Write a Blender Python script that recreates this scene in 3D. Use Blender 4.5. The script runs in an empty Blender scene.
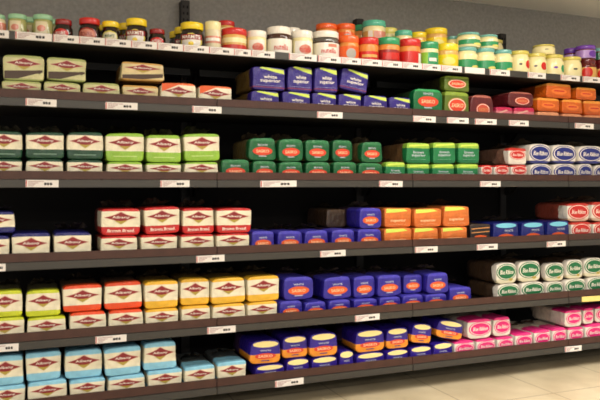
import bpy, bmesh, math, random
from mathutils import Vector, Matrix
rnd = random.Random(7)
S = bpy.context.scene
COL = S.collection
R = math.radians

# ------------------------------------------------------------------ camera, world, lights, exposure
cam_d = bpy.data.cameras.new('camera'); cam = bpy.data.objects.new('camera', cam_d); COL.objects.link(cam)
cam_d.sensor_width = 36.0; cam_d.lens = 40.8; cam_d.shift_y = -15/600
YAW = math.atan(680/1650)
cam.location = (0, -2.642, 0.93); cam.rotation_euler = (R(90), 0, -YAW)
cam_d.clip_start = 0.02
cam_d.dof.use_dof = True; cam_d.dof.focus_distance = 12.0; cam_d.dof.aperture_fstop = 8.0   # the photograph is a little soft
S.camera = cam
S.view_settings.view_transform = 'Standard'; S.view_settings.look = 'None'
S.view_settings.gamma = 1; S.view_settings.use_curve_mapping = False
S.view_settings.exposure = 0.84
w = bpy.data.worlds.new('aisle_ambient'); S.world = w; w.use_nodes = True
w.node_tree.nodes['Background'].inputs[0].default_value = (1.0, 0.96, 0.90, 1)
w.node_tree.nodes['Background'].inputs[1].default_value = 0.42
def lamp(name, loc, sx, sy, power, col=(1.0, 0.95, 0.87), spread=180):
    d = bpy.data.lights.new(name, 'AREA'); d.shape = 'RECTANGLE'; d.size = sx; d.size_y = sy
    d.energy = power; d.color = col; d.spread = math.radians(spread)
    o = bpy.data.objects.new(name, d); o.location = loc; COL.objects.link(o)
    return o
# rows of ceiling fluorescents along the aisle (they point straight down)
lamp('ceiling_fluorescent', (0.1, -1.75, 1.93), 2.6, 0.14, 7)
lamp('ceiling_fluorescent', (1.7, -0.80, 1.93), 1.6, 0.14, 11)
lamp('ceiling_fluorescent', (0.2, -3.4, 1.93), 3.2, 0.14, 34)
lamp('ceiling_fluorescent', (0.2, -4.6, 1.93), 3.2, 0.14, 34)
lamp('added_floor_light', (3.0, -1.25, 1.94), 3.0, 0.5, 23, spread=95)   # added narrow-beam light: brightens the aisle floor, which bounces onto the ceiling

# ------------------------------------------------------------------ materials
def lin(c):
    r = []
    for v in c[:3]:
        v = v/255.0
        r.append(v/12.92 if v <= 0.04045 else ((v+0.055)/1.055)**2.4)
    return (r[0], r[1], r[2], 1.0)
MATS = {}
def mat(name, col, rough=0.5, spec=0.5, metal=0.0, noise=0.0, nscale=20.0, bump=0.0, bscale=60.0, coat=0.0):
    if name in MATS: return MATS[name]
    m = bpy.data.materials.new(name); m.use_nodes = True; nt = m.node_tree; b = nt.nodes['Principled BSDF']
    b.inputs['Base Color'].default_value = lin(col); b.inputs['Roughness'].default_value = rough
    b.inputs['Specular IOR Level'].default_value = spec; b.inputs['Metallic'].default_value = metal
    b.inputs['Coat Weight'].default_value = coat
    tc = nt.nodes.new('ShaderNodeTexCoord')
    if noise > 0:
        n = nt.nodes.new('ShaderNodeTexNoise'); n.inputs['Scale'].default_value = nscale; n.inputs['Detail'].default_value = 5
        nt.links.new(tc.outputs['Object'], n.inputs['Vector'])
        mx = nt.nodes.new('ShaderNodeMix'); mx.data_type = 'RGBA'; mx.blend_type = 'MIX'
        c = lin(col)
        mx.inputs['A'].default_value = tuple(v*(1-noise) for v in c[:3])+(1,)
        mx.inputs['B'].default_value = tuple(min(1, v*(1+noise)) for v in c[:3])+(1,)
        nt.links.new(n.outputs['Fac'], mx.inputs['Factor']); nt.links.new(mx.outputs['Result'], b.inputs['Base Color'])
    if bump > 0:
        n2 = nt.nodes.new('ShaderNodeTexNoise'); n2.inputs['Scale'].default_value = bscale; n2.inputs['Detail'].default_value = 4
        nt.links.new(tc.outputs['Object'], n2.inputs['Vector'])
        bp = nt.nodes.new('ShaderNodeBump'); bp.inputs['Strength'].default_value = bump; bp.inputs['Distance'].default_value = 0.01
        nt.links.new(n2.outputs['Fac'], bp.inputs['Height']); nt.links.new(bp.outputs['Normal'], b.inputs['Normal'])
    MATS[name] = m
    return m

def wrap_mat(name, bands, film, reach, rough=0.30):
    """Printed bag: colour bands up the loaf (list of (start height 0..1, colour)), clear film showing the crust behind 'reach'."""
    if name in MATS: return MATS[name]
    m = bpy.data.materials.new(name); m.use_nodes = True; nt = m.node_tree; b = nt.nodes['Principled BSDF']
    L = nt.links.new
    tc = nt.nodes.new('ShaderNodeTexCoord'); sp = nt.nodes.new('ShaderNodeSeparateXYZ'); L(tc.outputs['Generated'], sp.inputs[0])
    n = nt.nodes.new('ShaderNodeTexNoise'); n.inputs['Scale'].default_value = 14; n.inputs['Detail'].default_value = 3
    L(tc.outputs['Object'], n.inputs['Vector'])
    a = nt.nodes.new('ShaderNodeMath'); a.operation = 'MULTIPLY_ADD'; a.inputs[1].default_value = 0.07
    L(n.outputs['Fac'], a.inputs[0]); L(sp.outputs['Z'], a.inputs[2])
    s2 = nt.nodes.new('ShaderNodeMath'); s2.operation = 'SUBTRACT'; s2.inputs[1].default_value = 0.035; L(a.outputs[0], s2.inputs[0])
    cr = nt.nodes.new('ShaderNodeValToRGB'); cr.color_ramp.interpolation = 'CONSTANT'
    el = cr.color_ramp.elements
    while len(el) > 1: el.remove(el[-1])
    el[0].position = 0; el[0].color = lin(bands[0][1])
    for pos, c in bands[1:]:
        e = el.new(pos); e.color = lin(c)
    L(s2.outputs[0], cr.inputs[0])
    # film behind the printed front
    n3 = nt.nodes.new('ShaderNodeTexNoise'); n3.inputs['Scale'].default_value = 30; n3.inputs['Detail'].default_value = 5
    L(tc.outputs['Object'], n3.inputs['Vector'])
    fm = nt.nodes.new('ShaderNodeMix'); fm.data_type = 'RGBA'; c = lin(film)
    fm.inputs['A'].default_value = tuple(v*0.6 for v in c[:3])+(1,); fm.inputs['B'].default_value = tuple(min(1, v*1.4) for v in c[:3])+(1,)
    L(n3.outputs['Fac'], fm.inputs['Factor'])
    y2 = nt.nodes.new('ShaderNodeMath'); y2.operation = 'MULTIPLY_ADD'; y2.inputs[1].default_value = 0.16
    L(n.outputs['Fac'], y2.inputs[0]); L(sp.outputs['Y'], y2.inputs[2])
    gt = nt.nodes.new('ShaderNodeMath'); gt.operation = 'GREATER_THAN'; gt.inputs[1].default_value = reach+0.08; L(y2.outputs[0], gt.inputs[0])
    mx = nt.nodes.new('ShaderNodeMix'); mx.data_type = 'RGBA'
    L(gt.outputs[0], mx.inputs['Factor']); L(cr.outputs[0], mx.inputs['A']); L(fm.outputs['Result'], mx.inputs['B'])
    vn = nt.nodes.new('ShaderNodeTexNoise'); vn.inputs['Scale'].default_value = 26; vn.inputs['Detail'].default_value = 3
    L(tc.outputs['Object'], vn.inputs['Vector'])
    vr = nt.nodes.new('ShaderNodeMapRange'); vr.inputs['From Min'].default_value = 0.3; vr.inputs['From Max'].default_value = 0.7
    vr.inputs['To Min'].default_value = 0.86; vr.inputs['To Max'].default_value = 1.12; L(vn.outputs['Fac'], vr.inputs['Value'])
    vm = nt.nodes.new('ShaderNodeVectorMath'); vm.operation = 'SCALE'; L(mx.outputs['Result'], vm.inputs[0]); L(vr.outputs[0], vm.inputs['Scale'])
    L(vm.outputs[0], b.inputs['Base Color'])
    b.inputs['Roughness'].default_value = rough; b.inputs['Specular IOR Level'].default_value = 0.45
    n4 = nt.nodes.new('ShaderNodeTexNoise'); n4.inputs['Scale'].default_value = 38; n4.inputs['Detail'].default_value = 4
    L(tc.outputs['Object'], n4.inputs['Vector'])
    bp = nt.nodes.new('ShaderNodeBump'); bp.inputs['Strength'].default_value = 0.6; bp.inputs['Distance'].default_value = 0.012
    L(n4.outputs['Fac'], bp.inputs['Height']); L(bp.outputs['Normal'], b.inputs['Normal'])
    MATS[name] = m
    return m

# ------------------------------------------------------------------ helpers
def link(name, me, parent=None, loc=(0, 0, 0), m=None):
    o = bpy.data.objects.new(name, me); COL.objects.link(o); o.location = loc
    if parent is not None: o.parent = parent
    if m is not None and me is not None and not me.materials: me.materials.append(m)
    return o
def mesh(name, bm, m=None, smooth=False):
    bmesh.ops.recalc_face_normals(bm, faces=bm.faces)
    me = bpy.data.meshes.new(name); bm.to_mesh(me); bm.free()
    if smooth:
        for p in me.polygons: p.use_smooth = True
    if m: me.materials.append(m)
    return me
def box(bm, x0, x1, y0, y1, z0, z1):
    v = [bm.verts.new((x, y, z)) for z in (z0, z1) for y in (y0, y1) for x in (x0, x1)]
    for f in ((0, 1, 3, 2), (4, 6, 7, 5), (0, 4, 5, 1), (2, 3, 7, 6), (0, 2, 6, 4), (1, 5, 7, 3)): bm.faces.new([v[i] for i in f])
def boxm(name, b, m, bevel=0.0):
    bm = bmesh.new(); box(bm, *b)
    if bevel: bmesh.ops.bevel(bm, geom=bm.edges[:], offset=bevel, segments=2, affect='EDGES')
    return mesh(name, bm, m)
def thing(name, label, cat, loc=(0, 0, 0), group=None):
    o = link(name, None, None, loc); o.empty_display_size = 0.05
    o['label'] = label; o['category'] = cat
    if group: o['group'] = group
    return o
def structure(name, me):
    o = link(name, me); o['kind'] = 'structure'
    return o
def poly_prism(name, pts, y, t, m):
    """Flat printed shape in the x-z plane, its face looking towards -y."""
    bm = bmesh.new()
    a = [bm.verts.new((x, y-t, z)) for x, z in pts]; c = [bm.verts.new((x, y, z)) for x, z in pts]
    bm.faces.new(a); bm.faces.new(c[::-1]); n = len(pts)
    for i in range(n): bm.faces.new([a[i], c[i], c[(i+1) % n], a[(i+1) % n]])
    return mesh(name, bm, m)
TEXTS = {}
def text_mesh(body, width, height, m, y=0.0, cx=0.0, cz=0.0, shear=0.0, key=None):
    """Lettering as a mesh, fitted to width x height in the x-z plane."""
    k = (body, round(width, 4), round(height, 4), m.name, round(y, 4), round(cx, 4), round(cz, 4))
    if k in TEXTS: return TEXTS[k]
    cu = bpy.data.curves.new('lettering', 'FONT'); cu.body = body; cu.extrude = 0.0; cu.resolution_u = 2
    cu.align_x = 'CENTER'; cu.shear = shear; cu.offset = 0.012; cu.space_line = 0.8
    o = bpy.data.objects.new('lettering', cu); COL.objects.link(o)
    dg = bpy.context.evaluated_depsgraph_get(); dg.update()
    me = bpy.data.meshes.new_from_object(o.evaluated_get(dg))
    bpy.data.objects.remove(o); bpy.data.curves.remove(cu)
    xs = [v.co.x for v in me.vertices]; ys = [v.co.y for v in me.vertices]
    sx = width/(max(xs)-min(xs)); sy = height/(max(ys)-min(ys)); mx = (max(xs)+min(xs))/2; my = (max(ys)+min(ys))/2
    for v in me.vertices:
        v.co = Vector(((v.co.x-mx)*sx+cx, y, (v.co.y-my)*sy+cz))
    me.materials.clear(); me.materials.append(m)
    TEXTS[k] = me
    return me
def ellipse(cx, cz, a, b, n=24, p=1.0):
    return [(cx+a*math.cos(2*math.pi*i/n), cz+b*math.sin(2*math.pi*i/n)) for i in range(n)]

# ------------------------------------------------------------------ the setting
M_floor = bpy.data.materials.new('floor_tiles'); M_floor.use_nodes = True
nt = M_floor.node_tree; b = nt.nodes['Principled BSDF']; L = nt.links.new
tc = nt.nodes.new('ShaderNodeTexCoord'); mp = nt.nodes.new('ShaderNodeMapping'); mp.inputs['Location'].default_value = (-2.205, 0.265, 0)
L(tc.outputs['Object'], mp.inputs[0])
bk = nt.nodes.new('ShaderNodeTexBrick'); bk.offset = 0; bk.inputs['Scale'].default_value = 1; bk.inputs['Brick Width'].default_value = 0.45
bk.inputs['Row Height'].default_value = 0.45; bk.inputs['Mortar Size'].default_value = 0.003; bk.inputs['Mortar Smooth'].default_value = 0.3
L(mp.outputs[0], bk.inputs[0])
nz = nt.nodes.new('ShaderNodeTexNoise'); nz.inputs['Scale'].default_value = 5; nz.inputs['Detail'].default_value = 8; L(tc.outputs['Object'], nz.inputs[0])
mx = nt.nodes.new('ShaderNodeMix'); mx.data_type = 'RGBA'; mx.inputs['A'].default_value = lin((164, 146, 114)); mx.inputs['B'].default_value = lin((226, 212, 182))
L(nz.outputs['Fac'], mx.inputs['Factor']); L(mx.outputs['Result'], bk.inputs['Color1']); L(mx.outputs['Result'], bk.inputs['Color2'])
bk.inputs['Mortar'].default_value = lin((146, 130, 106)); L(bk.outputs['Color'], b.inputs['Base Color']); b.inputs['Roughness'].default_value = 0.42
M_wall = mat('wall_paint', (148, 146, 143), 0.75, 0.3, noise=0.3, nscale=60, bump=0.3, bscale=40)
M_ceil = mat('ceiling_paint', (246, 243, 236), 0.8, 0.2, noise=0.04, nscale=5)
structure('floor', boxm('floor', (-2.5, 7.0, -5.5, 0.62, -0.06, 0.0), M_floor))
structure('wall_back', boxm('wall_back', (-2.5, 7.0, 0.52, 0.62, 0.0, 2.02), M_wall))
structure('ceiling', boxm('ceiling', (-2.5, 7.0, -5.5, 0.52, 1.955, 2.02), M_ceil))

# ------------------------------------------------------------------ the shelving
M_deck = mat('shelf_board_dark', (28, 24, 22), 0.6, 0.3, noise=0.2, nscale=15)
M_wood = mat('shelf_lip_wood', (68, 41, 34), 0.5, 0.4, noise=0.35, nscale=24, bump=0.1, bscale=80)
M_rail = mat('shelf_rail_metal', (62, 60, 57), 0.45, 0.5, metal=0.25, noise=0.06, nscale=8)
M_back = mat('back_panel_dark', (17, 15, 15), 0.8, 0.2, noise=0.2, nscale=6)
M_post = mat('upright_dark', (46, 43, 41), 0.5, 0.4, metal=0.3)
M_slot = mat('upright_slot', (8, 8, 8), 0.9, 0.1)
M_bar = mat('under_bar_grey', (42, 41, 38), 0.45, 0.5, metal=0.3)
PITCH = 0.908; JX = 0.7296
BAYS = [JX-PITCH, JX, JX+PITCH, JX+2*PITCH, JX+3*PITCH]
RB = [1.4513, 1.2145, 0.9208, 0.6229, 0.3364, 0.0932]
DECK = [RB[0]+0.014]+[z+0.028 for z in RB[1:]]
BAYWORD = ['leftmost bay', 'second bay from left', 'third bay from left', 'rightmost bay']
ROWWORD = ['top shelf carrying the jars', 'second shelf from top', 'third shelf from top', 'fourth shelf from top', 'fifth shelf from top', 'lowest shelf above the floor']
for s in range(6):
    for k in range(4):
        x0, x1 = BAYS[k]+0.0012, BAYS[k+1]-0.0012
        t = thing('shelf', 'dark %s, in the %s' % (ROWWORD[s], BAYWORD[k]), 'shelf', ((x0+x1)/2, 0, RB[s]), 'shelf boards of the wall shelving')
        h = (x1-x0)/2
        dz = DECK[s]-RB[s]
        link('deck', boxm('deck', (-h, h, 0.012, 0.468, dz-0.014 if s == 0 else dz-0.022, dz), M_deck), t)
        if s == 0:
            r = link('price_rail', boxm('price_rail', (-h, h, -0.004, 0.0115, 0.0, 0.030), M_rail, 0.0015), t)
            link('support_bar', boxm('support_bar', (-h+0.02, h-0.02, 0.37, 0.40, -0.03, -0.0005), M_bar), t)
        else:
            r = link('price_rail', boxm('price_rail', (-h, h, -0.004, 0.0115, 0.0, 0.0285), M_rail, 0.0015), t)
            link('front_lip', boxm('front_lip', (-h, h, 0.0, 0.0115, 0.0295, 0.0605), M_wood, 0.001), t)
        for sx in ((-1, 1) if s < 5 else ()):
            bm = bmesh.new(); xa = sx*(h-0.012)
            pts = [(0.38, dz-0.0225), (0.468, dz-0.0225), (0.468, dz-0.075), (0.44, dz-0.075)]
            vs = [[bm.verts.new((xa+d, y, z)) for y, z in pts] for d in (-0.0015, 0.0015)]
            bm.faces.new(vs[0]); bm.faces.new(vs[1][::-1])
            for i in range(4): bm.faces.new([vs[0][i], vs[0][(i+1) % 4], vs[1][(i+1) % 4], vs[1][i]])
            link('bracket', mesh('bracket', bm, M_post), t)
UW = ['left of the frame', 'rising behind the dark jars with yellow lids', 'rising behind the orange-lidded jars', 'rising behind the cream jars with green bands', 'at the far right end']
for k, x in enumerate(BAYS):
    xx = x-0.02
    t = thing('shelf_upright', 'dark slotted metal shelving upright '+UW[k], 'upright', (xx, 0.49, 0.0), 'slotted shelving uprights')
    link('post', boxm('post', (-0.02, 0.02, -0.0205, 0.028, 0.0, 1.785), M_post, 0.002), t)
    bm = bmesh.new()
    for j in range(12):
        z = 1.76-j*0.03
        for sx in (-0.009, 0.009): box(bm, sx-0.003, sx+0.003, -0.0225, -0.0206, z-0.012, z+0.0)
    link('slot_strip', mesh('slot_strip', bm, M_slot), t)
for k in range(4):
    t = link('back_panel', boxm('back_panel', (BAYS[k]+0.002, BAYS[k+1]-0.043, 0.49, 0.512, 0.0, 1.462), M_back))
    t['label'] = 'black back panel of the shelving, %s' % BAYWORD[k]; t['category'] = 'back panel'; t['group'] = 'shelving back panels'
    t = link('plinth', boxm('plinth', (BAYS[k]+0.0012, BAYS[k+1]-0.0012, 0.30, 0.33, 0.0, RB[5]+0.004), M_back))
    t['label'] = 'dark recessed plinth under the lowest shelf, %s' % BAYWORD[k]; t['category'] = 'plinth'; t['group'] = 'shelving plinths'

# ------------------------------------------------------------------ loaves
NW, NH, NL = 0.14, 0.10, 0.33
def loaf_mesh(m, seed, e=0.30):
    """Wrapped loaf lying end-on: softly slumped front, puffed sides, bag gathered at the back. Base z=0, front y=0."""
    rg = random.Random(seed); bm = bmesh.new(); N = 48
    ph = [rg.uniform(0, 6.28) for _ in range(8)]
    rings = [(0.0, .60), (0.0, .90), (0.0009, .955), (0.003, .982), (0.007, .995), (0.03, 1.0), (0.05, .995), (0.07, .99), (0.09, .992), (0.11, .995), (0.13, .99), (0.15, .985), (0.17, .987), (0.19, .99), (0.21, .985), (0.23, .98), (0.265, .94), (0.285, .78), (0.298, .42), (0.31, .16), (0.32, .12), (0.33, .26)]
    rows = []
    for i, (y, sc) in enumerate(rings):
        r = []
        for j in range(N):
            a = 2*math.pi*j/N; c, s = math.cos(a), math.sin(a)
            x = math.copysign(abs(c)**e, c); z = math.copysign(abs(s)**e, s)
            wob = 1-0.020*(0.5+0.5*math.sin(3*a+ph[0]+y*40))-0.012*(0.5+0.5*math.sin(7*a+ph[1]+y*90))*(i > 4)-0.012*(0.5+0.5*math.sin(11*a+ph[3]-y*120))*(i > 4)
            px_, pz_ = x*NW/2*sc*wob, z*NH/2*sc*wob
            k = 0.5+z*0.5                                  # 0 at the base, 1 at the top
            px_ *= 1+0.02*math.sin(ph[7]+5*k)-0.035*k*(0.5+0.5*math.sin(ph[4]))     # narrower towards the top
            pz_ -= NH*k*(0.030*abs(x)**3*(0.5+0.5*math.sin(ph[5]+x*1.5))+0.016*(1+math.sin(2.4*x+ph[6]))*0.5)   # slumped shoulders
            r.append(bm.verts.new((px_, y, NH/2+pz_)))
        rows.append(r)
    cv = bm.verts.new((0, 0, NH/2))
    for j in range(N): bm.faces.new([cv, rows[0][(j+1) % N], rows[0][j]])
    for a, c in zip(rows, rows[1:]):
        for j in range(N): bm.faces.new([a[j], a[(j+1) % N], c[(j+1) % N], c[j]])
    bm.faces.new(rows[-1])
    # settle exactly on z=0 so that stacked bags rest on each other
    zs = [v.co.z for v in bm.verts]; z0, z1 = min(zs), max(zs)
    xm = max(abs(v.co.x) for v in bm.verts)
    for v in bm.verts: v.co.z = (v.co.z-z0)/(z1-z0)*NH; v.co.x *= NW/2/xm
    return mesh('wrapper', bm, m, True)
def tail_mesh(m, seed):
    """Loose crumpled end of the bag, bunched up over the back of the loaf."""
    rg = random.Random(seed); bm = bmesh.new(); n, q = 26, 9
    ph = [rg.uniform(0, 6.28) for _ in range(5)]; rows = []
    for i in range(q):
        t = i/(q-1); r = []
        for j in range(n):
            u = j/(n-1)-0.5
            sp = NW*(0.50+0.42*t)
            y = 0.225-0.11*t+0.014*math.sin(17*u+ph[0]+3*t)*(0.3+t)+0.006*math.sin(41*u+ph[1])
            z = NH*(0.93+0.36*t*(1-1.6*u*u)+0.06*t*math.sin(9*u+ph[2])+0.04*t*math.sin(23*u+ph[3]))
            r.append(bm.verts.new((u*sp, y, z)))
        rows.append(r)
    for a, c in zip(rows, rows[1:]):
        for j in range(n-1): bm.faces.new([a[j], a[j+1], c[j+1], c[j]])
    bmesh.ops.solidify(bm, geom=bm.faces[:], thickness=0.0008)
    return mesh('bag_tail', bm, m, True)
M_film = mat('bag_film', (92, 82, 70), 0.22, 0.6, noise=0.5, nscale=40, bump=0.5, bscale=50)

CREAM = (232, 224, 198); CRUST = (96, 70, 48); WHITE = (220, 213, 203)
ink = lambda n, c: mat('ink_'+n, c, 0.4, 0.4)
I_maroon = ink('maroon', (138, 38, 42)); I_white = ink('white', (244, 236, 224)); I_olive = ink('olive', (176, 156, 70)); I_pinkish = ink('pinkish', (222, 178, 160))
I_red = ink('red', (214, 66, 42)); I_purple = ink('purple', (44, 30, 120))
def diamond(cx, cz, a, b):
    pts = []
    cs = [(a, 0), (0, b), (-a, 0), (0, -b)]
    for i in range(4):
        p, q = cs[i], cs[(i+1) % 4]
        for t in (0, .33, .66):
            x = p[0]+(q[0]-p[0])*t; z = p[1]+(q[1]-p[1])*t; k = 1-0.16*math.sin(math.pi*t)
            pts.append((cx+x*k, cz+z*k))
    return pts
def face(u, v): return (u*NW, v*NH)
# every style: look, wrapper bands, film colour, print reach, list of decals.
# decal = (part name, points in metres, layer, ink, [(text, width, height, ink, cx, cz, shear)], label)
def logo(v=0.66, band_text=None, tcol=None):
    d = [('diamond_border', diamond(*face(0, v), 0.445*NW, 0.225*NH), 1, I_pinkish, [], None),
         ('diamond_badge', diamond(*face(0, v), 0.415*NW, 0.195*NH), 2, I_maroon, [('Albany', 0.44*NW, 0.105*NH, I_white, 0, v*NH, 0)], 'dark red diamond badge'),
         ('gold_tip', [face(-.17, v-.11), face(0, v-.25), face(.17, v-.11), face(0, v-.13)], 3, I_olive, [], 'gold tip under the badge')]
    if band_text:
        d.append(('band_print', [face(-.36, .12), face(.36, .12), face(.36, .125), face(-.36, .125)], 1, tcol, [(band_text, 0.66*NW, 0.10*NH, tcol, 0, 0.185*NH, 0)], None))
    return d
def banded(c, top=.87, bot=.30, dark=None): return [(0, c), (bot, CREAM), (top, c)]
def oval_logo(cx, cz, a, b, ring, fill, word, wcol=None):
    return [('oval_edge', ellipse(cx*NW, cz*NH, a*NW*1.13, b*NH*1.16), 1, ring, [], None),
            ('oval_ring', ellipse(cx*NW, cz*NH, a*NW*1.03, b*NH*1.05), 2, I_white, [], None),
            ('oval_badge', ellipse(cx*NW, cz*NH, a*NW*.96, b*NH*.95), 3, fill, [(word, a*NW*1.5, b*NH*.62, wcol or I_white, cx*NW, cz*NH, 0.3)], None)]
def sasko(v, red, word='WHITE'):
    return [('oval_badge', ellipse(0, v*NH, .35*NW, .185*NH), 2, red, [('SASKO', .46*NW, .13*NH, I_cream, 0, v*NH, 0)], 'orange red oval badge'),
            ('front_print', [face(-.13, v-.235), face(.13, v-.235), face(.13, v-.20), face(-.13, v-.20)], 1, I_pale, [(word, .34*NW, .085*NH, I_pale, 0, (v+.27)*NH, 0)], 'pale lettering')]
I_cream = ink('cream', (250, 214, 170)); I_pale = ink('pale', (196, 200, 214)); I_lime = ink('lime', (206, 226, 96)); I_orange = ink('orange', (240, 150, 40))
I_custard = ink('custard', (252, 232, 160)); I_cyan = ink('cyan', (120, 200, 226)); I_navy = ink('navy', (28, 40, 120)); I_green = ink('green', (20, 104, 62))
I_pink = ink('pink', (222, 38, 120)); I_crim = ink('crimson', (196, 40, 36)); I_brown = ink('brown', (70, 50, 36)); I_deep = ink('deep_orange', (222, 92, 40))
I_rust = ink('rust', (196, 80, 60)); I_tan = ink('tan', (206, 140, 84))
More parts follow.
